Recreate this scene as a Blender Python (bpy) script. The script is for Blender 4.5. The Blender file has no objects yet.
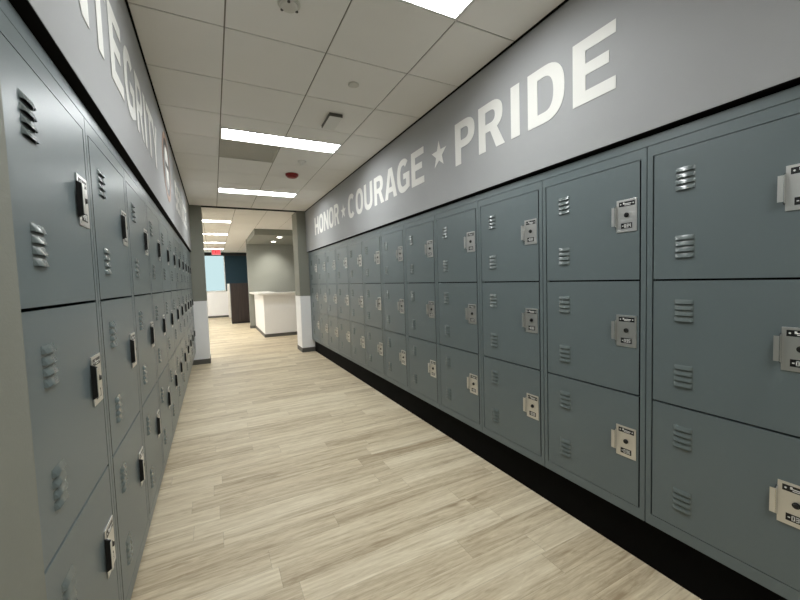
import bpy, bmesh, math
from math import pi, sin, cos
from mathutils import Vector, Matrix

SC = bpy.context.scene
COL = SC.collection

# ------------------------------------------------------------------ measured layout (metres)
CAM_H = 1.5062
XR, XL = 1.8538, -0.3626          # locker faces
XWR, XWL = 1.8256, -0.3344        # lettered wall faces above the lockers
H = 3.0186                        # ceiling
W = 0.6199                        # locker column width
YR0 = 1.0323                      # a seam of the right run
YL0 = 1.6216                      # a seam of the left run
ZB = 0.2624                       # underside of the lockers
LH = 1.8288                       # locker height
Z1, Z2, ZDT, ZDB = 1.4652 - ZB, 0.8893 - ZB, 2.0399 - ZB, 0.3183 - ZB
YE = 7.95                         # lobby opening
YP = 8.45                         # lobby side of the opening
WY0 = 0.963                       # where the left recess starts
T = 0.6096
GX, GY = 0.138, 2.4412            # ceiling grid origin
WT = 2.156                        # underside of the lettered walls
SPLIT = 1.215                     # wainscot height

# ------------------------------------------------------------------ materials
def nodes(name):
    m = bpy.data.materials.new(name); m.use_nodes = True
    nt = m.node_tree
    return m, nt, nt.nodes['Principled BSDF']

def srgb(r, g, b):
    f = lambda c: (c / 12.92 if c <= .04045 else ((c + .055) / 1.055) ** 2.4)
    return (f(r / 255), f(g / 255), f(b / 255), 1)

def add(nt, t, **kw):
    n = nt.nodes.new(t)
    for k, v in kw.items():
        if k.startswith('i_'):
            n.inputs[int(k[2:])].default_value = v
        else:
            setattr(n, k, v)
    return n

def L(nt, a, b): nt.links.new(a, b)

def plain(name, col, rough=.5, metal=0., spec=.5, bump=0., bscale=200., vary=0.):
    m, nt, p = nodes(name)
    p.inputs['Base Color'].default_value = col
    p.inputs['Roughness'].default_value = rough
    p.inputs['Metallic'].default_value = metal
    p.inputs['Specular IOR Level'].default_value = spec
    tc = add(nt, 'ShaderNodeTexCoord')
    if bump:
        n = add(nt, 'ShaderNodeTexNoise'); n.inputs['Scale'].default_value = bscale; n.inputs['Detail'].default_value = 3
        L(nt, tc.outputs['Object'], n.inputs['Vector'])
        b = add(nt, 'ShaderNodeBump'); b.inputs['Strength'].default_value = bump; b.inputs['Distance'].default_value = .002
        L(nt, n.outputs['Fac'], b.inputs['Height']); L(nt, b.outputs['Normal'], p.inputs['Normal'])
    if vary:
        n = add(nt, 'ShaderNodeTexNoise'); n.inputs['Scale'].default_value = 6; n.inputs['Detail'].default_value = 4
        L(nt, tc.outputs['Object'], n.inputs['Vector'])
        hsv = add(nt, 'ShaderNodeHueSaturation'); hsv.inputs['Color'].default_value = col
        mr = add(nt, 'ShaderNodeMapRange'); mr.inputs['To Min'].default_value = 1 - vary; mr.inputs['To Max'].default_value = 1 + vary
        L(nt, n.outputs['Fac'], mr.inputs['Value']); L(nt, mr.outputs['Result'], hsv.inputs['Value'])
        L(nt, hsv.outputs['Color'], p.inputs['Base Color'])
    return m

def emit(name, col, strength, base=(.8, .8, .8, 1)):
    m, nt, p = nodes(name)
    p.inputs['Base Color'].default_value = base
    p.inputs['Emission Color'].default_value = col
    p.inputs['Emission Strength'].default_value = strength
    return m

def floor_material():
    m, nt, p = nodes('oak_plank')
    tc = add(nt, 'ShaderNodeTexCoord')
    sep = add(nt, 'ShaderNodeSeparateXYZ'); L(nt, tc.outputs['Object'], sep.inputs[0])
    def mth(op, a, b=None, c=None):
        n = add(nt, 'ShaderNodeMath', operation=op)
        for i, v in enumerate((a, b, c)):
            if v is None: continue
            if isinstance(v, (int, float)): n.inputs[i].default_value = v
            else: L(nt, v, n.inputs[i])
        return n.outputs[0]
    PH, PL = .152, 1.22
    ry = mth('DIVIDE', sep.outputs['Y'], PH); row = mth('FLOOR', ry)
    wn = add(nt, 'ShaderNodeTexWhiteNoise', noise_dimensions='1D'); L(nt, row, wn.inputs['W'])
    off = mth('MULTIPLY', wn.outputs['Value'], 7.31)
    rx = mth('ADD', mth('DIVIDE', sep.outputs['X'], PL), off); colm = mth('FLOOR', rx)
    cv = add(nt, 'ShaderNodeCombineXYZ'); L(nt, row, cv.inputs[0]); L(nt, colm, cv.inputs[1])
    wn2 = add(nt, 'ShaderNodeTexWhiteNoise', noise_dimensions='2D'); L(nt, cv.outputs[0], wn2.inputs['Vector'])
    pid = wn2.outputs['Value']
    # grain, stretched along the plank, shifted per plank
    gv = add(nt, 'ShaderNodeCombineXYZ')
    L(nt, mth('ADD', mth('MULTIPLY', sep.outputs['X'], .9), mth('MULTIPLY', pid, 37.)), gv.inputs[0])
    L(nt, mth('ADD', mth('MULTIPLY', sep.outputs['Y'], 15.), mth('MULTIPLY', pid, 91.)), gv.inputs[1])
    L(nt, mth('MULTIPLY', pid, 13.), gv.inputs[2])
    n1 = add(nt, 'ShaderNodeTexNoise'); n1.inputs['Scale'].default_value = 1.; n1.inputs['Detail'].default_value = 5; n1.inputs['Roughness'].default_value = .6; n1.inputs['Distortion'].default_value = 1.3
    L(nt, gv.outputs[0], n1.inputs['Vector'])
    gv2 = add(nt, 'ShaderNodeCombineXYZ')
    L(nt, mth('ADD', mth('MULTIPLY', sep.outputs['X'], 10.), mth('MULTIPLY', pid, 17.)), gv2.inputs[0])
    L(nt, mth('ADD', mth('MULTIPLY', sep.outputs['Y'], 120.), mth('MULTIPLY', pid, 53.)), gv2.inputs[1])
    n2 = add(nt, 'ShaderNodeTexNoise'); n2.inputs['Scale'].default_value = 1.; n2.inputs['Detail'].default_value = 4
    L(nt, gv2.outputs[0], n2.inputs['Vector'])
    # knots and cathedral swirls
    gv3 = add(nt, 'ShaderNodeCombineXYZ')
    L(nt, mth('ADD', mth('MULTIPLY', sep.outputs['X'], 2.6), mth('MULTIPLY', pid, 7.)), gv3.inputs[0])
    L(nt, mth('MULTIPLY', sep.outputs['Y'], 8.), gv3.inputs[1])
    n3 = add(nt, 'ShaderNodeTexNoise'); n3.inputs['Scale'].default_value = 1.2; n3.inputs['Detail'].default_value = 2
    L(nt, gv3.outputs[0], n3.inputs['Vector'])
    kn = add(nt, 'ShaderNodeMapRange'); kn.inputs['From Min'].default_value = .66; kn.inputs['From Max'].default_value = .78
    L(nt, n3.outputs['Fac'], kn.inputs['Value'])
    gv4 = add(nt, 'ShaderNodeCombineXYZ')
    L(nt, mth('ADD', mth('MULTIPLY', sep.outputs['X'], 6.), mth('MULTIPLY', pid, 29.)), gv4.inputs[0])
    L(nt, mth('ADD', mth('MULTIPLY', sep.outputs['Y'], 34.), mth('MULTIPLY', pid, 71.)), gv4.inputs[1])
    n4 = add(nt, 'ShaderNodeTexNoise'); n4.inputs['Scale'].default_value = 1.; n4.inputs['Detail'].default_value = 6; n4.inputs['Roughness'].default_value = .65; n4.inputs['Distortion'].default_value = 1.4
    L(nt, gv4.outputs[0], n4.inputs['Vector'])
    f = mth('ADD', mth('ADD', mth('MULTIPLY', n1.outputs['Fac'], .56), mth('MULTIPLY', n4.outputs['Fac'], .27)), mth('MULTIPLY', n2.outputs['Fac'], .17))
    f = mth('ADD', f, mth('MULTIPLY', mth('SUBTRACT', pid, .5), .12))
    f = mth('SUBTRACT', f, mth('MULTIPLY', kn.outputs[0], .16))
    ramp = add(nt, 'ShaderNodeValToRGB')
    e = ramp.color_ramp.elements
    e[0].position, e[0].color = .32, FLOOR_C[0]
    e[1].position, e[1].color = .68, FLOOR_C[2]
    x = e.new(.50); x.color = FLOOR_C[1]
    L(nt, f, ramp.inputs[0])
    # seams
    fy = mth('FRACT', ry); fx = mth('FRACT', rx)
    sy = mth('LESS_THAN', fy, .012); sx = mth('LESS_THAN', fx, .0016)
    seam = mth('MAXIMUM', sy, sx)
    mix = add(nt, 'ShaderNodeMix', data_type='RGBA')
    L(nt, mth('MULTIPLY', seam, .45), mix.inputs[0]); L(nt, ramp.outputs[0], mix.inputs[6]); mix.inputs[7].default_value = srgb(120, 105, 85)
    L(nt, mix.outputs[2], p.inputs['Base Color'])
    p.inputs['Roughness'].default_value = .5
    p.inputs['Specular IOR Level'].default_value = .3
    b = add(nt, 'ShaderNodeBump'); b.inputs['Strength'].default_value = .12; b.inputs['Distance'].default_value = .001
    L(nt, mth('SUBTRACT', n2.outputs['Fac'], seam), b.inputs['Height']); L(nt, b.outputs['Normal'], p.inputs['Normal'])
    return m

def wood_material():
    m, nt, p = nodes('dark_walnut')
    tc = add(nt, 'ShaderNodeTexCoord'); mp = add(nt, 'ShaderNodeMapping'); mp.inputs['Scale'].default_value = (30, 30, 1.2)
    L(nt, tc.outputs['Object'], mp.inputs[0])
    n = add(nt, 'ShaderNodeTexNoise'); n.inputs['Scale'].default_value = 1; n.inputs['Detail'].default_value = 5
    L(nt, mp.outputs[0], n.inputs['Vector'])
    r = add(nt, 'ShaderNodeValToRGB'); r.color_ramp.elements[0].position = .3; r.color_ramp.elements[1].position = .7
    r.color_ramp.elements[0].color = srgb(36, 29, 28); r.color_ramp.elements[1].color = srgb(58, 47, 44)
    L(nt, n.outputs['Fac'], r.inputs[0]); L(nt, r.outputs[0], p.inputs['Base Color'])
    p.inputs['Roughness'].default_value = .45
    return m

FLOOR_C = [srgb(160, 141, 112), srgb(208, 193, 163), srgb(235, 224, 198)]
M = {
    'locker': plain('locker_paint', srgb(102, 113, 115), .36, spec=.5, bump=.05, bscale=900),
    'lockbody': plain('locker_frame_paint', srgb(102, 113, 115), .36, spec=.5),
    'louver': plain('louver_paint', srgb(104, 114, 113), .25, spec=.8),
    'steel': plain('brushed_steel', srgb(226, 225, 222), .32, metal=.88, vary=.04),
    'pullsteel': plain('polished_steel', srgb(222, 223, 224), .24, metal=1.),
    'black': plain('black_plastic', srgb(18, 18, 19), .4),
    'pulldark': plain('pull_dark', srgb(28, 26, 24), .6),
    'white': plain('white_print', srgb(235, 235, 232), .6),
    'plinth': plain('black_plinth', srgb(9, 9, 9), .75, spec=.08),
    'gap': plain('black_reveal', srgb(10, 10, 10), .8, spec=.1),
    'wall': plain('grey_wall_paint', srgb(161, 162, 162), .62, spec=.3, bump=.12, bscale=160, vary=.02),
    'walldk': plain('dark_grey_wall_paint', srgb(136, 137, 127), .65, spec=.3, bump=.25, bscale=160, vary=.02),
    'wallw': plain('white_wall_paint', srgb(247, 247, 247), .6, spec=.3, bump=.06, bscale=160),
    'base': plain('grey_rubber_base_and_shade', srgb(92, 90, 84), .6),
    'letter': plain('white_vinyl_letter', srgb(224, 223, 217), .5, spec=.3),
    'tile': plain('ceiling_tile', srgb(238, 237, 235), .9, spec=.1, bump=.15, bscale=350, vary=.015),
    'grid': plain('ceiling_grid', srgb(128, 124, 116), .7, spec=.2),
    'frame': plain('white_enamel', srgb(225, 225, 222), .45),
    'plastic': plain('white_plastic', srgb(205, 203, 196), .5),
    'red': plain('red_plastic', srgb(140, 18, 22), .3),
    'grille': plain('perforated_grille', srgb(186, 184, 176), .6),
    'navy': plain('navy_wall_paint', srgb(26, 54, 68), .6, spec=.3),
    'darktrim': plain('dark_trim', srgb(30, 30, 30), .6),
    'counterpanel': plain('white_laminate', srgb(247, 246, 244), .5),
    'countertop': plain('white_solid_surface', srgb(238, 235, 228), .35),
    'alcove': plain('sage_grey_wall_paint', srgb(142, 144, 136), .65, spec=.3, vary=.02),
    'orange': plain('copper_print', srgb(160, 130, 112), .5),
    'darkprint': plain('charcoal_print', srgb(58, 56, 54), .5),
    'greyprint': plain('grey_print', srgb(150, 148, 145), .5),
    'walnut': wood_material(),
    'floor': floor_material(),
    'lamp': emit('lamp_diffuser', (.955, .985, 1., 1), 10.6),
    'lampw': emit('lobby_lamp_diffuser', (.99, .99, .975, 1), 13),
    'down': emit('downlight_lens', (1., .96, .88, 1), 8),
    'exit': emit('exit_face', srgb(255, 120, 130), .22, srgb(200, 90, 100)),
    'exitred': emit('exit_letters', srgb(235, 15, 35), .28, srgb(150, 10, 20)),
}

# ------------------------------------------------------------------ mesh helpers
def box(bm, x0, x1, y0, y1, z0, z1, mi=0):
    vs = [bm.verts.new((x, y, z)) for z in (z0, z1) for y in (y0, y1) for x in (x0, x1)]
    for q in ((0, 2, 3, 1), (4, 5, 7, 6), (0, 1, 5, 4), (2, 6, 7, 3), (0, 4, 6, 2), (1, 3, 7, 5)):
        f = bm.faces.new([vs[i] for i in q]); f.material_index = mi

def cyl(bm, c, r, h, axis='z', seg=24, r2=None, mi=0):
    """cylinder / frustum from c along +axis"""
    r2 = r if r2 is None else r2
    def P(a, rr, t):
        u, v = rr * cos(a), rr * sin(a)
        return {'z': (c[0] + u, c[1] + v, c[2] + t), 'y': (c[0] + u, c[1] + t, c[2] + v), 'x': (c[0] + t, c[1] + u, c[2] + v)}[axis]
    A = [bm.verts.new(P(2 * pi * i / seg, r, 0)) for i in range(seg)]
    B = [bm.verts.new(P(2 * pi * i / seg, r2, h)) for i in range(seg)]
    for i in range(seg):
        j = (i + 1) % seg
        f = bm.faces.new((A[i], A[j], B[j], B[i])); f.material_index = mi; f.smooth = True
    for ring in (A, B):
        f = bm.faces.new(ring); f.material_index = mi

def lathe(bm, c, prof, seg=28, mi=0):
    """rings (radius, z) about the vertical axis through c"""
    rings = []
    for r, z in prof:
        rings.append([bm.verts.new((c[0] + r * cos(2 * pi * i / seg), c[1] + r * sin(2 * pi * i / seg), c[2] + z)) for i in range(seg)])
    for a, b in zip(rings, rings[1:]):
        for i in range(seg):
            j = (i + 1) % seg
            f = bm.faces.new((a[i], a[j], b[j], b[i])); f.material_index = mi; f.smooth = True
    for ring in (rings[0], rings[-1]):
        f = bm.faces.new(ring); f.material_index = mi

def obj(name, bm, mats, parent=None, bevel=0., loc=None, normals=True):
    if normals: bmesh.ops.recalc_face_normals(bm, faces=bm.faces)
    me = bpy.data.meshes.new(name); bm.to_mesh(me); bm.free()
    for m in (mats if isinstance(mats, (list, tuple)) else [mats]): me.materials.append(M[m])
    o = bpy.data.objects.new(name, me); COL.objects.link(o)
    if parent is not None: o.parent = parent
    if loc is not None: o.location = loc
    if bevel:
        b = o.modifiers.new('edge', 'BEVEL'); b.width = bevel; b.segments = 2; b.limit_method = 'ANGLE'
    return o

def tag(o, label, cat, group=None):
    o['label'] = label; o['category'] = cat
    if group: o['group'] = group
    return o

def empty(name, loc, rz=0):
    o = bpy.data.objects.new(name, None); COL.objects.link(o)
    o.location = loc; o.rotation_euler = (0, 0, rz); o.empty_display_size = .1
    return o

def struct(o):
    o['kind'] = 'structure'; return o

NB = bmesh.new

# ------------------------------------------------------------------ the shell
# floor
bm = NB(); box(bm, -4, 5.2, -3.2, 19.6, -.1, 0)
struct(obj('floor', bm, 'floor'))

# left wall: band over the lockers, near block, recess back, end pier at the lobby
bm = NB()
box(bm, -1.2, XWL, WY0, YE, WT, H + .05)                  # lettered band
box(bm, -1.2, XWL, -3.1, WY0, 0, H + .05, 1)              # wall beside the camera
box(bm, -1.2, -.88, WY0, YE, 0, WT)                       # back of recess
box(bm, -1.2, -.132, YE, YP, SPLIT, H + .05, 1)
box(bm, -1.2, -.132, YE, YP, 0, SPLIT, 2)
struct(obj('wall_left', bm, ['wall', 'walldk', 'wallw']))
bm = NB()
YRS = YR0 - W                                             # near end of right run
box(bm, XWR, 2.75, YRS - .03, YE, WT, H + .05)
box(bm, XWR, 2.75, -3.1, YRS - .03, 0, H + .05)
box(bm, 2.4, 2.75, YRS - .03, YE, 0, WT)
box(bm, 1.640, 2.75, YE, YP, SPLIT, H + .05, 1)
box(bm, 1.640, 2.75, YE, YP, 0, SPLIT, 2)
struct(obj('wall_right', bm, ['wall', 'walldk', 'wallw']))
bm = NB(); box(bm, -1.2, 2.75, -3.25, -3.1, 0, H + .05); struct(obj('wall_back', bm, 'wall'))

# rubber base round the two piers
def pier_base(name, x0, x1):
    bm = NB(); box(bm, x0, x1, YE - .008, YP + .008, 0, .095); struct(obj(name, bm, 'base', bevel=.003))
pier_base('trim_1', XL - .1, -.124)
pier_base('trim_2', 1.632, XR + .07)
# thin dark corner bead on the piers
# ceiling: grid plane with dropped tiles, holes left for the fixtures
FIX = []          # corridor fixtures (x0,x1,y0,y1)
for k in (-9, -5, -1, 3, 7):
    FIX.append((GX, GX + 2 * T, GY + k * T - T / 2, GY + k * T))
GRILLE = (GX, GX + T, GY + 3 * T, GY + 4 * T)
LX = 0.472
LFIX = []
for k in (12, 16, 20, 24):
    y1 = GY + k * T + .15
    LFIX.append((LX - 2 * T, LX, y1 - T / 2, y1))
    LFIX.append((LX - 7 * T, LX - 5 * T, y1 - T / 2, y1))  # unseen outer row, added to brighten the lobby
def tiles(bm, xs, ys, holes, zt, zg, g=.0045, mi=0):
    for x0, x1 in zip(xs, xs[1:]):
        for y0, y1 in zip(ys, ys[1:]):
            if x1 - x0 < .03 or y1 - y0 < .03: continue
            rects = [(x0 + g, x1 - g, y0 + g, y1 - g)]
            for hx0, hx1, hy0, hy1 in holes:
                new = []
                for a, b, c, d in rects:
                    if b <= hx0 + .002 or a >= hx1 - .002 or d <= hy0 + .002 or c >= hy1 - .002:
                        new.append((a, b, c, d)); continue
                    if c < hy0 - .02: new.append((a, b, c, hy0 - g))
                    if d > hy1 + .02: new.append((a, b, hy1 + g, d))
                    c2, d2 = max(c, hy0), min(d, hy1)
                    if a < hx0 - .02: new.append((a, hx0 - g, c2, d2))
                    if b > hx1 + .02: new.append((hx1 + g, b, c2, d2))
                rects = new
            for a, b, c, d in rects:
                box(bm, a, b, c, d, zt, zg + .001, mi)
bm = NB()
box(bm, XWL - .02, XWR + .02, -3.1, YE, H + .056, H + .09, 1)
xs = [XWL + .006] + [GX + i * T for i in range(0, 3)] + [XWR - .006]
ys = [-3.1] + [GY + j * T for j in range(-9, 10) if -3.05 < GY + j * T < YE - .05] + [YE - .03]
tiles(bm, xs, ys, FIX + [GRILLE], H, H + .0045)
xs[0], xs[-1], ys[-1] = XWL - .02, XWR + .02, YE
tiles(bm, xs, ys, FIX + [GRILLE], H + .0045, H + .055, 0., 1)
struct(obj('ceiling', bm, ['tile', 'grid']))
# black strips standing in for the shadow line where walls meet ceiling
bm = NB(); box(bm, XWR - .011, XWR - .0005, YRS, YE - .015, H - .010, H - .0005); struct(obj('shadow_line_1', bm, 'gap'))
bm = NB(); box(bm, XWL + .0005, XWL + .011, -3.1, YE - .015, H - .010, H - .0005); struct(obj('shadow_line_2', bm, 'gap'))
# lobby ceiling
HL = H
bm = NB()
box(bm, -4, 5.2, YE, 19.6, HL + .056, HL + .09, 1)
xs = [-4] + [LX + i * T for i in range(-7, 8)] + [5.2]
ys = [YE + .04] + [GY + .15 + j * 2 * T for j in range(5, 14)] + [19.3]
tiles(bm, xs, ys, LFIX, HL, HL + .0045)
ys[0], ys[-1] = YE, 19.6
tiles(bm, xs, ys, LFIX, HL + .0045, HL + .055, 0., 1)
struct(obj('ceiling_lobby', bm, ['tile', 'grid']))
# dark bead across the opening where the two ceilings meet
bm = NB(); box(bm, -.132, 1.64, YE - .012, YE + .03, H - .022, H + .004); struct(obj('trim_3', bm, 'darktrim'))

# lobby walls
bm = NB()
box(bm, .52, 5.2, 19.0, 19.15, SPLIT, H + .05, 1)          # navy wall
box(bm, -4, 5.2, 19.0, 19.15, 0, SPLIT, 2)                 # low white wall
box(bm, -4, -1.9, 19.0, 19.15, SPLIT, H + .05, 2)
box(bm, -1.9, .52, 19.0, 19.15, 2.90, H + .05, 1)
struct(obj('wall_far', bm, ['wall', 'navy', 'wallw']))
bm = NB(); box(bm, -4.15, -4, YP, 19.15, 0, H + .05); struct(obj('wall_lobby_left', bm, 'wallw'))
bm = NB(); box(bm, 5.2, 5.35, YP, 19.15, 0, H + .05); struct(obj('wall_lobby_right', bm, 'wallw'))
bm = NB(); box(bm, -4, -1.2, YP - .15, YP, 0, H + .05); box(bm, 2.75, 5.2, YP - .15, YP, 0, H + .05); struct(obj('wall_lobby_front', bm, 'wallw'))
bm = NB(); box(bm, -4, .69, 18.985, 19.0, 0, .09); struct(obj('baseboard_far', bm, 'base'))
bm = NB(); box(bm, -1.9, 3.0, 18.93, 19.0, 2.865, 2.985); struct(obj('trim_4', bm, 'darktrim'))
# window in the far wall
win = struct(empty('window_1', (-.69, 19.05, SPLIT)))
bm = NB()
w0, w1, z0, z1 = -1.21, 1.21, 0., 1.685
for a, b, c, d in ((w0, w1, z0, z0 + .035), (w0, w1, z1 - .035, z1), (w0, w0 + .04, z0, z1), (w1 - .04, w1, z0, z1), (-.45, -.41, z0, z1)):
    box(bm, a, b, -.03, .03, c, d)
obj('window_frame', bm, 'frame', win, bevel=.003)
bm = NB(); box(bm, w0, w1, -.085, -.04, -.02, .012); obj('window_sill', bm, 'frame', win, bevel=.004)

# alcove behind the reception counter
bm = NB()
box(bm, 1.07, 5.2, 10.8, 13.4, 2.855, H + .004)
struct(obj('ceiling_soffit', bm, 'alcove'))
bm = NB(); box(bm, 1.055, 5.2, 13.4, 13.52, 0, H + .004); struct(obj('wall_alcove', bm, 'alcove'))
bm = NB(); box(bm, 1.045, 1.2, 13.385, 13.53, 0, .09); struct(obj('baseboard_alcove', bm, 'base'))

# ------------------------------------------------------------------ plinths and filler strips of the locker runs
def strip(name, side, y0, y1, d0, d1, z0, z1, mat, bevel=0):
    """box of the locker run; d = depth behind the locker face"""
    bm = NB()
    if side == 'R': box(bm, XR + d0, XR + d1, y0, y1, z0, z1)
    else: box(bm, XL - d1, XL - d0, y0, y1, z0, z1)
    return struct(obj(name, bm, mat, bevel=bevel))
YR1 = YR0 + 11 * W
YLA, YLB = YL0 - W, YL0 + 10 * W
strip('baseboard_right', 'R', YRS, YE - .01, .06, .5, 0, ZB - .0005, 'plinth')
strip('baseboard_left', 'L', WY0 + .002, YE - .01, .09, .5, 0, ZB - .0005, 'plinth')
strip('trim_5', 'R', YRS, YE - .002, 0, .05, ZB + LH + .002, 2.139, 'lockbody', .002)
strip('trim_6', 'L', WY0 + .002, YE - .002, 0, .05, ZB + LH + .002, 2.138, 'lockbody', .002)
strip('trim_7', 'R', YRS, YE - .002, XWR - XR + .0008, .3, WT - .0035, WT - .0005, 'gap')
strip('trim_12', 'R', YRS, YE - .002, .03, .3, 2.1395, WT - .004, 'gap')
strip('trim_8', 'L', WY0 + .002, YE - .002, XL - XWL + .0008, .3, WT - .0035, WT - .0005, 'gap')
strip('trim_13', 'L', WY0 + .002, YE - .002, .03, .3, 2.1385, WT - .004, 'gap')
strip('trim_9', 'R', YR1 + .001, YE - .002, .002, .05, ZB, ZB + LH, 'lockbody', .001)
strip('trim_10', 'L', YLB + .001, YE - .002, .002, .05, ZB, ZB + LH, 'lockbody', .001)
strip('trim_11', 'L', WY0 + .002, YLA - .001, .002, .05, ZB, ZB + LH, 'lockbody', .001)

# ------------------------------------------------------------------ glyphs
def arc(cx, cy, rx, ry, a0, a1, n=14, p=2.4):
    out = []
    for i in range(n + 1):
        a = math.radians(a0 + (a1 - a0) * i / n)
        c, s = cos(a), sin(a)
        out.append((cx + rx * math.copysign(abs(c) ** (2 / p), c), cy + ry * math.copysign(abs(s) ** (2 / p), s)))
    return out
S, B = .235, .19
def glyph(ch):
    """(width, [outlines]) at cap height 1"""
    if ch == 'H':
        w = .86; return w, [[(0, 0), (S, 0), (S, .41), (w - S, .41), (w - S, 0), (w, 0), (w, 1), (w - S, 1), (w - S, .60), (S, .60), (S, 1), (0, 1)]]
    if ch == 'I': return S, [[(0, 0), (S, 0), (S, 1), (0, 1)]]
    if ch == 'E':
        w = .735; return w, [[(0, 0), (w, 0), (w, B), (S, B), (S, .43), (.63, .43), (.63, .61), (S, .61), (S, 1 - B), (w, 1 - B), (w, 1), (0, 1)]]
    if ch == 'T':
        w = .78; c = w / 2; return w, [[(c - S / 2, 0), (c + S / 2, 0), (c + S / 2, 1 - B), (w, 1 - B), (w, 1), (0, 1), (0, 1 - B), (c - S / 2, 1 - B)]]
    if ch == 'N':
        w = .86; return w, [[(0, 0), (S * .9, 0), (S * .9, .62), (w - S, 0), (w, 0), (w, 1), (w - S * .9, 1), (w - S * .9, .40), (S, 1), (0, 1)]]
    if ch == 'Y':
        w = .88; c = w / 2; return w, [[(c - S / 2, 0), (c + S / 2, 0), (c + S / 2, .40), (w, 1), (w - .26, 1), (c, .58), (.26, 1), (0, 1), (c - S / 2, .40)]]
    if ch == 'V':
        w = .9; c = w / 2; return w, [[(c - .13, 0), (c + .13, 0), (w, 1), (w - .25, 1), (c, .30), (.25, 1), (0, 1)]]
    if ch == 'X':
        w = .85; c = w / 2; return w, [[(0, 0), (.27, 0), (c, .33), (w - .27, 0), (w, 0), (c + .15, .51), (w - .02, 1), (w - .28, 1), (c, .69), (.28, 1), (.02, 1), (c - .15, .51)]]
    if ch == 'A':
        w = .94; c = w / 2
        return w, [[(0, 0), (.245, 0), (.305, .20), (w - .305, .20), (w - .245, 0), (w, 0), (c + .145, 1), (c - .145, 1)], [(.36, .375), (w - .36, .375), (c, .78)]]
    if ch == 'O':
        w = .86; return w, [arc(w / 2, .5, w / 2, .515, 0, 360, 40)[:-1], arc(w / 2, .5, w / 2 - S, .515 - B, 0, 360, 40)[:-1]]
    if ch == 'U':
        w = .84; o = [(0, 1)] + arc(w / 2, .36, w / 2, .375, 180, 360, 18) + [(w, 1), (w - S, 1)] + arc(w / 2, .36, w / 2 - S, .18, 360, 180, 18) + [(S, 1)]
        return w, [o]
    if ch == 'D':
        w = .825; k = .38
        return w, [[(0, 0), (k, 0)] + arc(k, .5, w - k, .5, -90, 90, 18)[1:-1] + [(k, 1), (0, 1)],
                   [(S, B), (k, B)] + arc(k, .5, w - k - S, .5 - B, -90, 90, 18)[1:-1] + [(k, 1 - B), (S, 1 - B)]]
    if ch == 'P':
        w = .76; k = .38; lo = .375; m = (1 + lo) / 2
        return w, [[(0, 0), (S, 0), (S, lo), (k, lo)] + arc(k, m, w - k, 1 - m, -90, 90, 16)[1:-1] + [(k, 1), (0, 1)],
                   [(S, .555), (k, .555)] + arc(k, (.555 + .825) / 2, w - k - S, .135, -90, 90, 12)[1:-1] + [(k, .825), (S, .825)]]
    if ch == 'R':
        w = .83; bw = .775; k = .40; lo = .395; m = (1 + lo) / 2
        pts = arc(k, m, bw - k, 1 - m, -62, 90, 16)
        return w, [[(0, 0), (S, 0), (S, lo), (.385, lo), (.57, 0), (w, 0), (.60, .425)] + pts[1:-1] + [(k, 1), (0, 1)],
                   [(S, .565), (k, .565)] + arc(k, (.565 + .825) / 2, bw - k - S, .13, -90, 90, 12)[1:-1] + [(k, .825), (S, .825)]]
    if ch == 'C':
        w = .84; o = arc(w / 2, .5, w / 2, .515, 42, 318, 30); i = arc(w / 2, .5, w / 2 - S, .515 - B, 318, 42, 30)
        return w, [o + [(w - .03, .13), (w - .14, .28)][1:] * 0 + i]
    if ch == 'G':
        w = .855; o = arc(w / 2, .5, w / 2, .515, 45, 285, 28); i = arc(w / 2, .5, w / 2 - S, .515 - B, 275, 45, 28)
        return w, [o + [(w, .10), (w, .56), (.44, .56), (.44, .39), (w - S, .39), (w - S, .21)] + i]
    if ch == 'S':
        w = .76; c = w / 2; t = S / 2; ry = (.5 - B / 2) / 2
        sp = arc(c, 1 - B / 2 - ry, c - t, ry, 25, 270, 18, 2.1)
        sp += arc(c, B / 2 + ry, c - t, ry, 90, -155, 18, 2.1)[1:]
        left, right = [], []
        for k, q in enumerate(sp):
            a = sp[max(k - 1, 0)]; b = sp[min(k + 1, len(sp) - 1)]
            dx, dy = b[0] - a[0], b[1] - a[1]; l = math.hypot(dx, dy); nx, ny = -dy / l, dx / l
            h = .5 * (B * abs(ny) + S * abs(nx) * .9)
            left.append((q[0] + nx * h, q[1] + ny * h)); right.append((q[0] - nx * h, q[1] - ny * h))
        return w, [left + right[::-1]]
    # digits, on a narrower body
    if ch == '0':
        w = .62; return w, [arc(w / 2, .5, w / 2, .5, 0, 360, 20)[:-1], arc(w / 2, .5, w / 2 - .19, .5 - .17, 0, 360, 20)[:-1]]
    seg = {'1': 'bc', '2': 'abged', '3': 'abgcd', '4': 'fgbc', '5': 'afgcd', '6': 'afgedc', '7': 'abc', '8': 'abcdefg', '9': 'abcdfg', '-': 'g'}[ch]
    w, t = .6, .18
    R_ = {'a': (0, w, 1 - t, 1), 'd': (0, w, 0, t), 'g': (.02, w - .02, .5 - t / 2, .5 + t / 2), 'f': (0, t, .5, 1), 'b': (w - t, w, .5, 1), 'e': (0, t, 0, .5), 'c': (w - t, w, 0, .5)}
    return w, [('box',) + R_[s] for s in seg]

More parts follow.
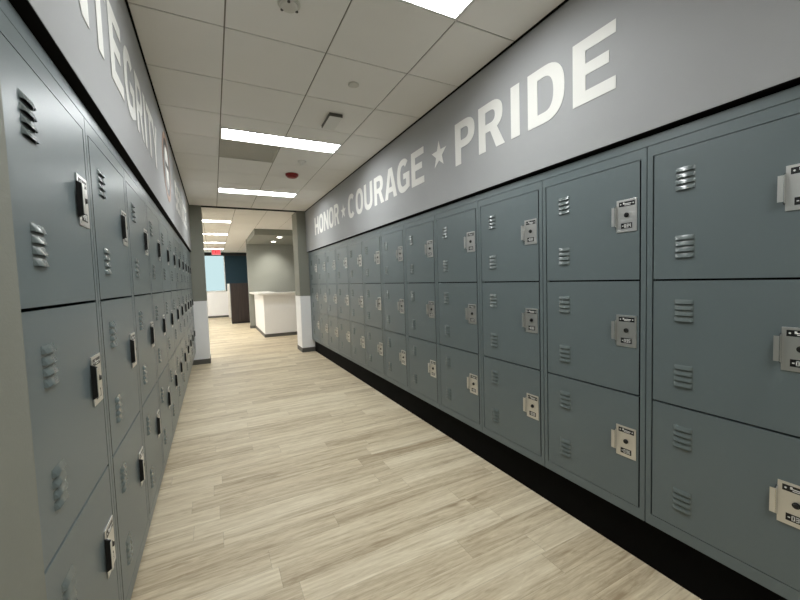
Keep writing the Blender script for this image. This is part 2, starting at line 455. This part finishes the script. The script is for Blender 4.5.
def flat_mesh(name, loops, depth):
    """filled outline (holes allowed) extruded by depth, built as a 2D curve and turned into a mesh"""
    cu = bpy.data.curves.new(name, 'CURVE'); cu.dimensions = '2D'; cu.fill_mode = 'BOTH'; cu.extrude = depth / 2
    for lp in loops:
        sp = cu.splines.new('POLY'); sp.points.add(len(lp) - 1); sp.use_cyclic_u = True
        for p, q in zip(sp.points, lp): p.co = (q[0], q[1], 0, 1)
    o = bpy.data.objects.new(name, cu)
    COL.objects.link(o)
    dg = bpy.context.evaluated_depsgraph_get(); dg.update()
    me = bpy.data.meshes.new_from_object(o.evaluated_get(dg))
    COL.objects.unlink(o); bpy.data.objects.remove(o); bpy.data.curves.remove(cu)
    me.name = name
    return me

def wall_letter(parent, ch, x0, width, height, mat='letter', depth=.0012, name='letter'):
    """letter standing in the parent's local XZ plane, facing local -Y"""
    w, loops = glyph(ch)
    sc = width / w
    me = flat_mesh(name, [[(q[0] * sc, q[1] * height) for q in lp] for lp in loops], depth)
    me.transform(Matrix.Translation((x0, 0, 0)) @ Matrix.Rotation(pi / 2, 4, 'X'))
    me.materials.clear(); me.materials.append(M[mat])
    o = bpy.data.objects.new(name, me); COL.objects.link(o); o.parent = parent
    return o

CAP0, CAPH = 2.417, .331
def word(side, spans, label, group=None):
    """spans: (character, y of its reading-start edge, y of its end edge)"""
    y0 = spans[0][1]
    if side == 'R': o = empty('wall_lettering', (XWR - .0022, y0, CAP0), -pi / 2); f = -1
    else: o = empty('wall_lettering', (XWL + .0022, y0, CAP0 - .02), pi / 2); f = 1
    tag(o, label, 'lettering', group)
    for ch, a, b in spans:
        wall_letter(o, ch, (a - y0) * f, (b - a) * f, CAPH)
    return o
word('R', [('H', 7.170, 6.880), ('O', 6.840, 6.550), ('N', 6.510, 6.225), ('O', 6.195, 5.910), ('R', 5.880, 5.625)],
     'white HONOR lettering on the grey wall next to the lobby opening', 'wall lettering')
word('R', [('C', 5.190, 4.905), ('O', 4.862, 4.583), ('U', 4.540, 4.262), ('R', 4.204, 3.921), ('A', 3.894, 3.584), ('G', 3.572, 3.295), ('E', 3.253, 3.008)],
     'white COURAGE lettering on the grey wall between two white stars', 'wall lettering')
word('R', [('P', 2.508, 2.257), ('R', 2.211, 1.937), ('I', 1.878, 1.800), ('D', 1.731, 1.459), ('E', 1.407, 1.164)],
     'white PRIDE lettering on the grey wall nearest the camera', 'wall lettering')
word('L', [('I', 1.215, 1.293), ('N', 1.345, 1.635), ('T', 1.662, 1.917), ('E', 1.953, 2.19), ('G', 2.235, 2.497), ('R', 2.54, 2.775), ('I', 2.815, 2.89), ('T', 2.925, 3.17), ('Y', 3.165, 3.44)],
     'white INTEGRITY lettering on the grey wall over the near lockers', 'wall lettering')
word('L', [('S', 4.90, 5.14), ('E', 5.19, 5.43), ('R', 5.48, 5.75), ('V', 5.77, 6.06), ('I', 6.10, 6.18), ('C', 6.23, 6.51), ('E', 6.56, 6.80)],
     'foreshortened white lettering on the grey wall beyond the round emblem', 'wall lettering')

def star(y, z, r, label):
    pts = []
    for k in range(10):
        a = pi / 2 + k * pi / 5; rr = r if k % 2 == 0 else r * .40
        pts.append((rr * cos(a), rr * sin(a)))
    me = flat_mesh('wall_star', [pts], .0012)
    me.transform(Matrix.Rotation(pi / 2, 4, 'X'))
    me.materials.clear(); me.materials.append(M['letter'])
    o = bpy.data.objects.new('wall_star', me); COL.objects.link(o)
    o.location = (XWR - .0022, y, z); o.rotation_euler = (0, 0, -pi / 2)
    tag(o, label, 'star', 'white wall stars')
star(5.410, 2.568, .118, 'white five-pointed star on the wall between HONOR and COURAGE')
star(2.752, 2.588, .122, 'white five-pointed star on the wall between COURAGE and PRIDE')

# round emblem on the left wall
em = empty('wall_emblem', (XWL + .0022, 4.11, 2.625), pi / 2)
tag(em, 'round copper-rimmed emblem on the grey wall after INTEGRITY', 'emblem')
def disc_part(name, loops, mat, lift):
    me = flat_mesh(name, loops, .0012)
    me.transform(Matrix.Translation((0, -lift, 0)) @ Matrix.Rotation(pi / 2, 4, 'X'))
    me.materials.clear(); me.materials.append(M[mat])
    o = bpy.data.objects.new(name, me); COL.objects.link(o); o.parent = em
circ = lambda r, n=48: [(r * cos(2 * pi * i / n), r * sin(2 * pi * i / n)) for i in range(n)]
disc_part('rim', [circ(.315), circ(.262)], 'orange', 0)
disc_part('ring', [circ(.262), circ(.20)], 'darkprint', 0)
disc_part('field', [circ(.20)], 'greyprint', 0)
disc_part('shield', [[(-.11, .15), (0, .19), (.11, .15), (.115, .02), (.07, -.10), (0, -.17), (-.07, -.10), (-.115, .02)]], 'letter', .0015)
disc_part('shield_band', [[(-.115, .035), (.115, .035), (.113, -.01), (-.113, -.01)]], 'darkprint', .003)

# ------------------------------------------------------------------ lockers
proto = empty('locker_unit', (0, 0, 0))
hw = W / 2 - .0022
DE = W / 2 - .0325                     # door half width
g_ = .0065
bm = NB()
box(bm, -hw, hw, .031, .46, 0, LH)                       # cabinet
box(bm, -hw, -DE - g_, 0, .0312, 0, LH)                  # stiles
box(bm, DE + g_, hw, 0, .0312, 0, LH)
box(bm, -DE - g_, DE + g_, 0, .0312, ZDT + .003, LH)
box(bm, -DE - g_, DE + g_, 0, .0312, 0, ZDB - .003)
box(bm, -DE - g_ + .0002, DE + g_ - .0002, .029, .031, ZDB - .0028, ZDT + .0028, 1)   # black sheet standing in for the shade inside the door gaps
obj('body', bm, ['lockbody', 'gap'], proto)

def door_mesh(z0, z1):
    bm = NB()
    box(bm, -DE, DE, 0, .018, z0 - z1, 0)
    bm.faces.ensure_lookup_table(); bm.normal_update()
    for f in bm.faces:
        if abs(f.normal.x) > .5: f.material_index = 1      # side faces in black, outlining the door
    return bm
def louvers(zt):
    """four pressed louvres, rounded over the top and open at the lower edge"""
    bm = NB()
    x0, x1, n, p, h, d = -.189, -.113, 4, .0262, .0195, .0082
    prof = [(0., -.0002, 0.), (.05, -.0008, .003), (.45, -.0040, .0070), (.87, -.0075, .0100), (.95, -.0080, .0106), (1., -.0081, .0108)]
    for k in range(n):
        t = zt - k * p
        A = []; Bq = []
        for u, y, ins in prof:
            A.append(bm.verts.new((x0 + ins * .75, y, t - u * h))); Bq.append(bm.verts.new((x1 - ins * .75, y, t - u * h)))
        for a, b, c, e in zip(A, A[1:], Bq, Bq[1:]):
            f = bm.faces.new((a, c, e, b)); f.smooth = True
        wl = [bm.verts.new((x0, -.0002, t - u * h)) for u, y, ins in prof]; wr = [bm.verts.new((x1, -.0002, t - u * h)) for u, y, ins in prof]
        for q in range(len(prof) - 1):
            bm.faces.new((A[q], A[q + 1], wl[q + 1], wl[q])); bm.faces.new((Bq[q], wr[q], wr[q + 1], Bq[q + 1]))
        b = t - h
        s_ = [bm.verts.new(q) for q in ((x0 + .003, -.0007, b + .012), (x1 - .003, -.0007, b + .012), (x1 - .003, -.0007, b - .0012), (x0 + .003, -.0007, b - .0012))]
        f = bm.faces.new(s_); f.material_index = 1
    bmesh.ops.remove_doubles(bm, verts=bm.verts, dist=.00001)
    return bm
PX0, PX1 = .165, .266
def latch_plate(zt, zb):
    bm = NB(); box(bm, PX0, PX1, -.0035, -.0002, zb, zt)
    for x in (PX0 + .010, PX1 - .010):
        cyl(bm, (x, -.0035, zb + .011), .003, -.0012, 'y', 10)
    return bm
def pull(zc):
    """pressed hood that rises from the plate and turns out into a flange"""
    bm = NB(); d = .0195
    a0, a1, b0, b1 = .1645, .1672, .1640, .1660
    hb, ht = .056, .047
    q = [(a0, -.0034, zc - hb), (a1, -.0034, zc - hb), (a1, -.0034, zc + hb), (a0, -.0034, zc + hb), (b0, -d, zc - ht), (b1, -d, zc - ht), (b1, -d, zc + ht), (b0, -d, zc + ht)]
    v = [bm.verts.new(p) for p in q]
    for f in ((0, 1, 5, 4), (1, 2, 6, 5), (2, 3, 7, 6), (4, 5, 6, 7), (0, 4, 7, 3), (0, 3, 2, 1)):
        bm.faces.new([v[i] for i in f]).material_index = 1
    box(bm, .1485, .1642, -d, -d + .0018, zc - ht, zc + ht)
    return bm
def dark_side(zc):  # dark slab on the left side of the pull
    bm = NB(); d = .0172
    v = [bm.verts.new(p) for p in ((.1632, -.001, zc - .056), (.1632, -.001, zc + .056), (.1632, -d, zc + .046), (.1632, -d, zc - .046), (.1606, -.001, zc - .056), (.1606, -.001, zc + .056), (.1606, -d, zc + .046), (.1606, -d, zc - .046))]
    for f in ((0, 1, 2, 3), (4, 7, 6, 5), (0, 4, 5, 1), (1, 5, 6, 2), (2, 6, 7, 3), (3, 7, 4, 0)): bm.faces.new([v[i] for i in f])
    return bm
PT, PB = -.172, -.332
ZC = (PT + PB) / 2
def knob(zc):
    bm = NB()
    cyl(bm, (.2165, -.0034, zc), .0115, -.004, 'y', 20)
    cyl(bm, (.2165, -.0074, zc), .0085, -.006, 'y', 20, r2=.0075)
    return bm
def name_label():
    bm = NB(); z1, z0 = PT - .010, PT - .033; y = -.0035
    box(bm, .178, .257, y - .0006, y, z0, z1)
    zc = (z0 + z1) / 2
    for x in (.187, .249): cyl(bm, (x, y - .0006, zc), .0034, -.0005, 'y', 10, mi=1)
    for a, b, c, d in ((.199, .206, .003, .008), (.199, .240, -.001, .0025), (.206, .236, -.007, -.004)):
        box(bm, a, b, y - .0011, y - .0006, zc + c, zc + d, 1)
    return bm
def number_label(text):
    bm = NB(); z0, z1 = PT - .143, PT - .116; y = -.0035
    x0, x1 = .189, .244
    box(bm, x0, x1, y - .0006, y, z0, z1)
    hgt = .0185; x = x0 + .004; step = (x1 - x0 - .008) / len(text); zz = (z0 + z1 - hgt) / 2
    for ch in text:
        w, parts = glyph(ch)
        gw = step * .82; s = gw / w
        if ch == '0':
            parts = [('box', 0, w, 0, .18), ('box', 0, w, .82, 1), ('box', 0, .2, 0, 1), ('box', w - .2, w, 0, 1)]
        if ch == '1': parts = [('box', w / 2 - .12, w / 2 + .12, 0, 1)]
        if ch == '-': parts = [('box', .1, w - .1, .38, .62)]
        for _, a, b, c, d in parts:
            box(bm, x + a * s, x + b * s, y - .0011, y - .0006, zz + c * hgt, zz + d * hgt, 1)
        x += step
    return bm

ROWS = [(ZDT, Z1), (Z1, Z2), (Z2, ZDB)]
GAP = .0042
meshes = {}
doors = []
for r, (zt, zb) in enumerate(ROWS):
    t = zt - (GAP if r else 0); b = zb + (GAP if r < 2 else 0)
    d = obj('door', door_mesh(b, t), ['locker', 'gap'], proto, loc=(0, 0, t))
    obj('vent_louvers', louvers(-.083), ['louver', 'black'], d)
    obj('vent_louvers', louvers(-.378), ['louver', 'black'], d)
    obj('latch_plate', latch_plate(PT, PB), 'steel', d, bevel=.001)['label'] = 'brushed steel latch plate'
    obj('pull_handle', pull(ZC), ['steel', 'pullsteel'], d)['label'] = 'bent steel pull flange'
    obj('pull_dark_side', dark_side(ZC), 'pulldark', d)
    obj('lock_knob', knob(ZC + .003), 'black', d)['label'] = 'round black lock knob'
    obj('name_label', name_label(), ['black', 'white'], d)
    obj('number_label', number_label('-000'), ['black', 'white'], d)['label'] = 'black number label with white digits'

def copy_column(src):
    c = src.copy(); COL.objects.link(c)
    for ch in list(src.children):
        d = ch.copy(); COL.objects.link(d); d.parent = c
        for g in list(ch.children):
            e = g.copy(); COL.objects.link(e); e.parent = d
    return c

def number_column(o, first):
    ds = sorted([c for c in o.children if c.name.split('.')[0] == 'door'], key=lambda c: -c.location.z)
    for i, d in enumerate(ds):
        for g in d.children:
            if g.name.split('.')[0] == 'number_label':
                bm = number_label('-%03d' % (first + i))
                bmesh.ops.recalc_face_normals(bm, faces=bm.faces)
                me = bpy.data.meshes.new('number_label'); bm.to_mesh(me); bm.free()
                me.materials.append(M['black']); me.materials.append(M['white'])
                g.data = me

RIGHT_AT = ['just before the E of PRIDE, nearest the camera', 'beneath the D and E of PRIDE', 'beneath the R and I of PRIDE', 'beneath the star between COURAGE and PRIDE',
            'beneath the G and E of COURAGE', 'beneath the R and A of COURAGE', 'beneath the O and U of COURAGE', 'beneath the C of COURAGE',
            'beneath the star between HONOR and COURAGE', 'beneath the N and O of HONOR', 'beneath the H of HONOR', 'touching the lobby pier before HONOR']
LEFT_AT = ['next to the camera, cut by the frame edge', 'beneath the T and E of INTEGRITY', 'beneath the G and R of INTEGRITY', 'beneath the last T and Y of INTEGRITY',
           'beneath the near edge of the round emblem', 'beneath the far edge of the round emblem', 'first beyond the round emblem', 'second beyond the round emblem',
           'third beyond the round emblem', 'next to last before the lobby pier', 'touching the lobby pier past the emblem']
used = False
def place(side, yc, label, group, first):
    global used
    o = copy_column(proto) if used else proto
    used = True
    if side == 'R': o.location = (XR, yc, ZB); o.rotation_euler = (0, 0, -pi / 2)
    else: o.location = (XL, yc, ZB); o.rotation_euler = (0, 0, pi / 2)
    tag(o, label, 'locker', group); o['kind'] = 'thing'
    todo.append((o, first))
todo = []
for k in range(12):
    place('R', YRS + (k + .5) * W, 'grey three-door locker column ' + RIGHT_AT[k], 'locker columns under HONOR COURAGE PRIDE', 37 - 3 * k)
for k in range(11):
    place('L', YLA + (k + .5) * W, 'grey three-door locker column ' + LEFT_AT[k], 'locker columns under INTEGRITY', 40 + 3 * k)
for o, n in todo: number_column(o, n)

# ------------------------------------------------------------------ ceiling things
def fixture(x0, x1, y0, y1, z, label, mat, group):
    o = empty('ceiling_light', ((x0 + x1) / 2, (y0 + y1) / 2, z))
    tag(o, label, 'ceiling light', group)
    a, b = (x1 - x0) / 2 - .003, (y1 - y0) / 2 - .003
    t = .016
    bm = NB()
    for q in ((-a, a, -b, -b + t), (-a, a, b - t, b), (-a, -a + t, -b + t, b - t), (a - t, a, -b + t, b - t)):
        box(bm, q[0], q[1], q[2], q[3], -.004, .046)
    box(bm, -a, a, -b, b, .046, .05)
    obj('frame', bm, 'frame', o)
    bm = NB()
    # gently bowed lens
    n = 10; A, Bv = a - t - .008, b - t - .008
    rows = []
    for i in range(n + 1):
        u = -1 + 2 * i / n
        z_ = .040 - .010 * (1 - u * u)
        rows.append([bm.verts.new((-A, Bv * u, z_)), bm.verts.new((A, Bv * u, z_))])
    for p, q in zip(rows, rows[1:]):
        bm.faces.new((p[0], q[0], q[1], p[1]))
    d = obj('diffuser', bm, mat, o, normals=False)
    return o
CL = ['recessed ceiling light behind the camera, farthest from the lobby', 'recessed ceiling light above the camera, out of the frame', 'recessed ceiling light nearest the camera, cut by the top of the photo',
      'long recessed ceiling light beside the grey return grille', 'long recessed ceiling light closest to the lobby opening']
for f, l in zip(FIX, CL): fixture(*f, H, l, 'lamp', 'corridor ceiling lights')
ORD = ['first', 'second', 'third', 'fourth']
for i, f in enumerate(LFIX):
    if i % 2 == 0: l = 'lobby ceiling light in the row to the exit sign, %s beyond the opening' % ORD[i // 2]
    else: l = 'unseen added lobby ceiling light in the outer row, %s beyond the opening' % ORD[i // 2]
    fixture(*f, HL, l, 'lampw', 'lobby ceiling lights')

# return air grille
o = empty('return_grille', (GRILLE[0] + T / 2, GRILLE[2] + T / 2, H)); tag(o, 'grey perforated return air grille in the ceiling beside a light', 'vent')
bm = NB(); a = T / 2 - .004
for q in ((-a, a, -a, -a + .02), (-a, a, a - .02, a), (-a, -a + .02, -a + .02, a - .02), (a - .02, a, -a + .02, a - .02)):
    box(bm, q[0], q[1], q[2], q[3], -.002, .02)
obj('frame', bm, 'grille', o)
bm = NB()
n = 26
for i in range(n):
    x = -a + .02 + (2 * a - .04) * (i + .5) / n
    box(bm, x - .0092, x + .0092, -a + .02, a - .02, .004, .010)
box(bm, -a + .02, a - .02, -a + .02, a - .02, .016, .02)
obj('core', bm, 'grille', o)

# smoke detector
o = empty('smoke_detector', (.447, 2.10, H)); tag(o, 'round grey-white smoke detector on the ceiling tile at top centre', 'smoke detector')
bm = NB(); lathe(bm, (0, 0, 0), [(.060, -.001), (.060, -.006), (.055, -.009)]); obj('base', bm, 'plastic', o)
bm = NB(); lathe(bm, (0, 0, 0), [(.050, -.009), (.047, -.018), (.036, -.024), (.012, -.025)])
obj('head', bm, 'plastic', o)
bm = NB()
for k in range(3):
    a = k * 2 * pi / 3 + .3
    cyl(bm, (.045 * cos(a), .045 * sin(a), -.0235), .008, .006, 'z', 10)
obj('sensor_slot', bm, 'darkprint', o)

bm = NB(); lathe(bm, (0, 0, 0), [(.042, -.0005), (.043, -.006), (.034, -.010), (.033, -.0105)])
o = obj('sprinkler_cover', bm, 'plastic', loc=(1.045, 2.735, H)); tag(o, 'flat round sprinkler cover plate on the ceiling tile', 'sprinkler')
# second sprinkler (white cup with a head)
o = empty('sprinkler', (1.07, 4.70, H)); tag(o, 'small white ceiling sprinkler next to the red alarm dome', 'sprinkler')
bm = NB(); lathe(bm, (0, 0, 0), [(.055, -.0005), (.055, -.006), (.038, -.022), (.022, -.026)]); obj('escutcheon', bm, 'white', o)
bm = NB(); cyl(bm, (0, 0, -.048), .011, .022); cyl(bm, (0, 0, -.052), .020, .004); obj('sprinkler_head', bm, 'white', o)
# red alarm
o = empty('fire_alarm', (1.056, 5.285, H)); tag(o, 'dark red round fire alarm dome on the ceiling', 'fire alarm')
bm = NB(); lathe(bm, (0, 0, 0), [(.088, -.001), (.088, -.022), (.078, -.034)]); obj('base', bm, 'red', o)
bm = NB(); lathe(bm, (0, 0, 0), [(.074, -.034), (.062, -.050), (.03, -.058), (.01, -.059)]); obj('dome', bm, 'red', o)
# sensor box
o = empty('ceiling_sensor', (1.07, 3.405, H)); tag(o, 'small white rectangular box on the ceiling between sprinkler cover and long light', 'sensor')
o.rotation_euler = (0, 0, -.03)
bm = NB(); box(bm, -.062, .062, -.15, .15, -.030, -.001); obj('housing', bm, 'base', o, bevel=.004)  # grey puts the shade of the box sides into the housing colour
bm = NB(); box(bm, -.058, .058, -.146, .146, -.034, -.0302); obj('cover', bm, 'frame', o, bevel=.003)

# ------------------------------------------------------------------ lobby things
# exit sign hung from the lobby ceiling
o = empty('exit_sign', (.165, 16.5, HL)); tag(o, 'glowing red EXIT sign hanging from the lobby ceiling', 'sign')
bm = NB(); box(bm, -.09, .09, -.035, .035, -.03, -.0005); box(bm, -.02, .02, -.012, .012, -.07, -.03); obj('bracket', bm, 'plastic', o, bevel=.003)
bm = NB(); box(bm, -.165, .165, -.025, .025, -.30, -.07); obj('housing', bm, 'frame', o, bevel=.005)
bm = NB(); box(bm, -.155, .155, -.029, -.0255, -.29, -.08); obj('face', bm, 'exit', o)
lt = None
bmX = None
x = -.13
for ch, wd in (('E', .06), ('X', .07), ('I', .022), ('T', .066)):
    l = wall_letter(o, ch, x, wd, .13, 'exitred', .002, 'letter'); l.location = (0, -.0305, -.25); x += wd + .014

# reception counter
o = empty('reception_counter', (1.222, 10.82, 0)); tag(o, 'white reception counter with a thick white top beyond the opening', 'counter')
bm = NB(); box(bm, 0, 3.9, 0, .03, .0905, 1.19); box(bm, 0, .03, .03, 2.56, .0905, 1.19); obj('panel', bm, 'counterpanel', o, bevel=.002)
bm = NB(); box(bm, -.012, 3.9, -.012, .03, 0, .09); box(bm, -.012, .03, .03, 2.56, 0, .09); obj('base', bm, 'base', o)
bm = NB(); box(bm, -.15, 3.9, -.14, .55, 1.191, 1.243); box(bm, -.15, .45, .55, 2.56, 1.191, 1.243); obj('countertop', bm, 'countertop', o, bevel=.004)

# downlights of the alcove
for x, y, l in ((1.80, 11.25, 'round recessed downlight over the counter, nearer to the grey pier'), (1.80, 12.45, 'round recessed downlight in front of the alcove wall')):
    o = empty('downlight', (x, y, 2.855)); tag(o, l, 'downlight', 'alcove downlights')
    bm = NB(); lathe(bm, (0, 0, 0), [(.085, -.0005), (.085, -.006), (.066, -.004)]); obj('trim_ring', bm, 'frame', o)
    bm = NB(); lathe(bm, (0, 0, 0), [(.066, -.0045), (.05, -.008), (.01, -.0095)]); obj('lens', bm, 'down', o)
    li = bpy.data.lights.new('downlight_beam', 'SPOT'); li.energy = 28; li.spot_size = math.radians(80); li.spot_blend = 1.; li.shadow_soft_size = .05; li.color = (1, .96, .88)
    lo = bpy.data.objects.new('downlight_beam', li); COL.objects.link(lo); lo.parent = o; lo.location = (0, 0, -.03); lo.rotation_euler = (math.radians(42), 0, 0)

# dark wood cabinet
o = empty('wood_cabinet', (.565, 15.45, 0)); tag(o, 'tall dark brown wood cabinet end before the navy lobby wall', 'cabinet')
bm = NB(); box(bm, 0, 1.3, 0, .6, .08, 1.53); obj('body', bm, 'walnut', o)
bm = NB(); box(bm, .0, 1.3, .01, .6, 0, .08); obj('base', bm, 'black', o)
bm = NB(); box(bm, -.01, 1.31, -.01, .61, 1.53, 1.56); obj('top', bm, 'walnut', o, bevel=.003)
# white post
bm = NB(); box(bm, .55, .66, 18.3, 18.42, 0, 1.56)
o = obj('half_wall_post', bm, 'countertop', bevel=.006); tag(o, 'slim white post standing beside the dark wood cabinet', 'post')

# ------------------------------------------------------------------ world (daylight beyond the far window)
wd = bpy.data.worlds.new('daylight'); SC.world = wd; wd.use_nodes = True
bg = wd.node_tree.nodes['Background']
bg.inputs[0].default_value = (.72, .97, 1.0, 1); bg.inputs[1].default_value = .26

# ------------------------------------------------------------------ camera
F = Vector((0.4516691, 0.89042542, -0.05601421)); R_ = Vector((0.89057499, -0.453735, -0.03163435)); U = Vector((0.05358364, 0.0355966, 0.99792869))
cd = bpy.data.cameras.new('camera'); cd.sensor_fit = 'HORIZONTAL'; cd.sensor_width = 36; cd.lens = 366.0312 / 800 * 36; cd.clip_start = .02; cd.clip_end = 100
cam = bpy.data.objects.new('camera', cd); COL.objects.link(cam)
m = Matrix(((R_.x, U.x, -F.x, 0), (R_.y, U.y, -F.y, 0), (R_.z, U.z, -F.z, CAM_H), (0, 0, 0, 1)))
cam.matrix_world = m
SC.camera = cam

vs = SC.view_settings
SC.display_settings.display_device = 'sRGB'
vs.view_transform = 'Standard'; vs.look = 'None'; vs.gamma = 1; vs.use_curve_mapping = False
vs.exposure = 1.68
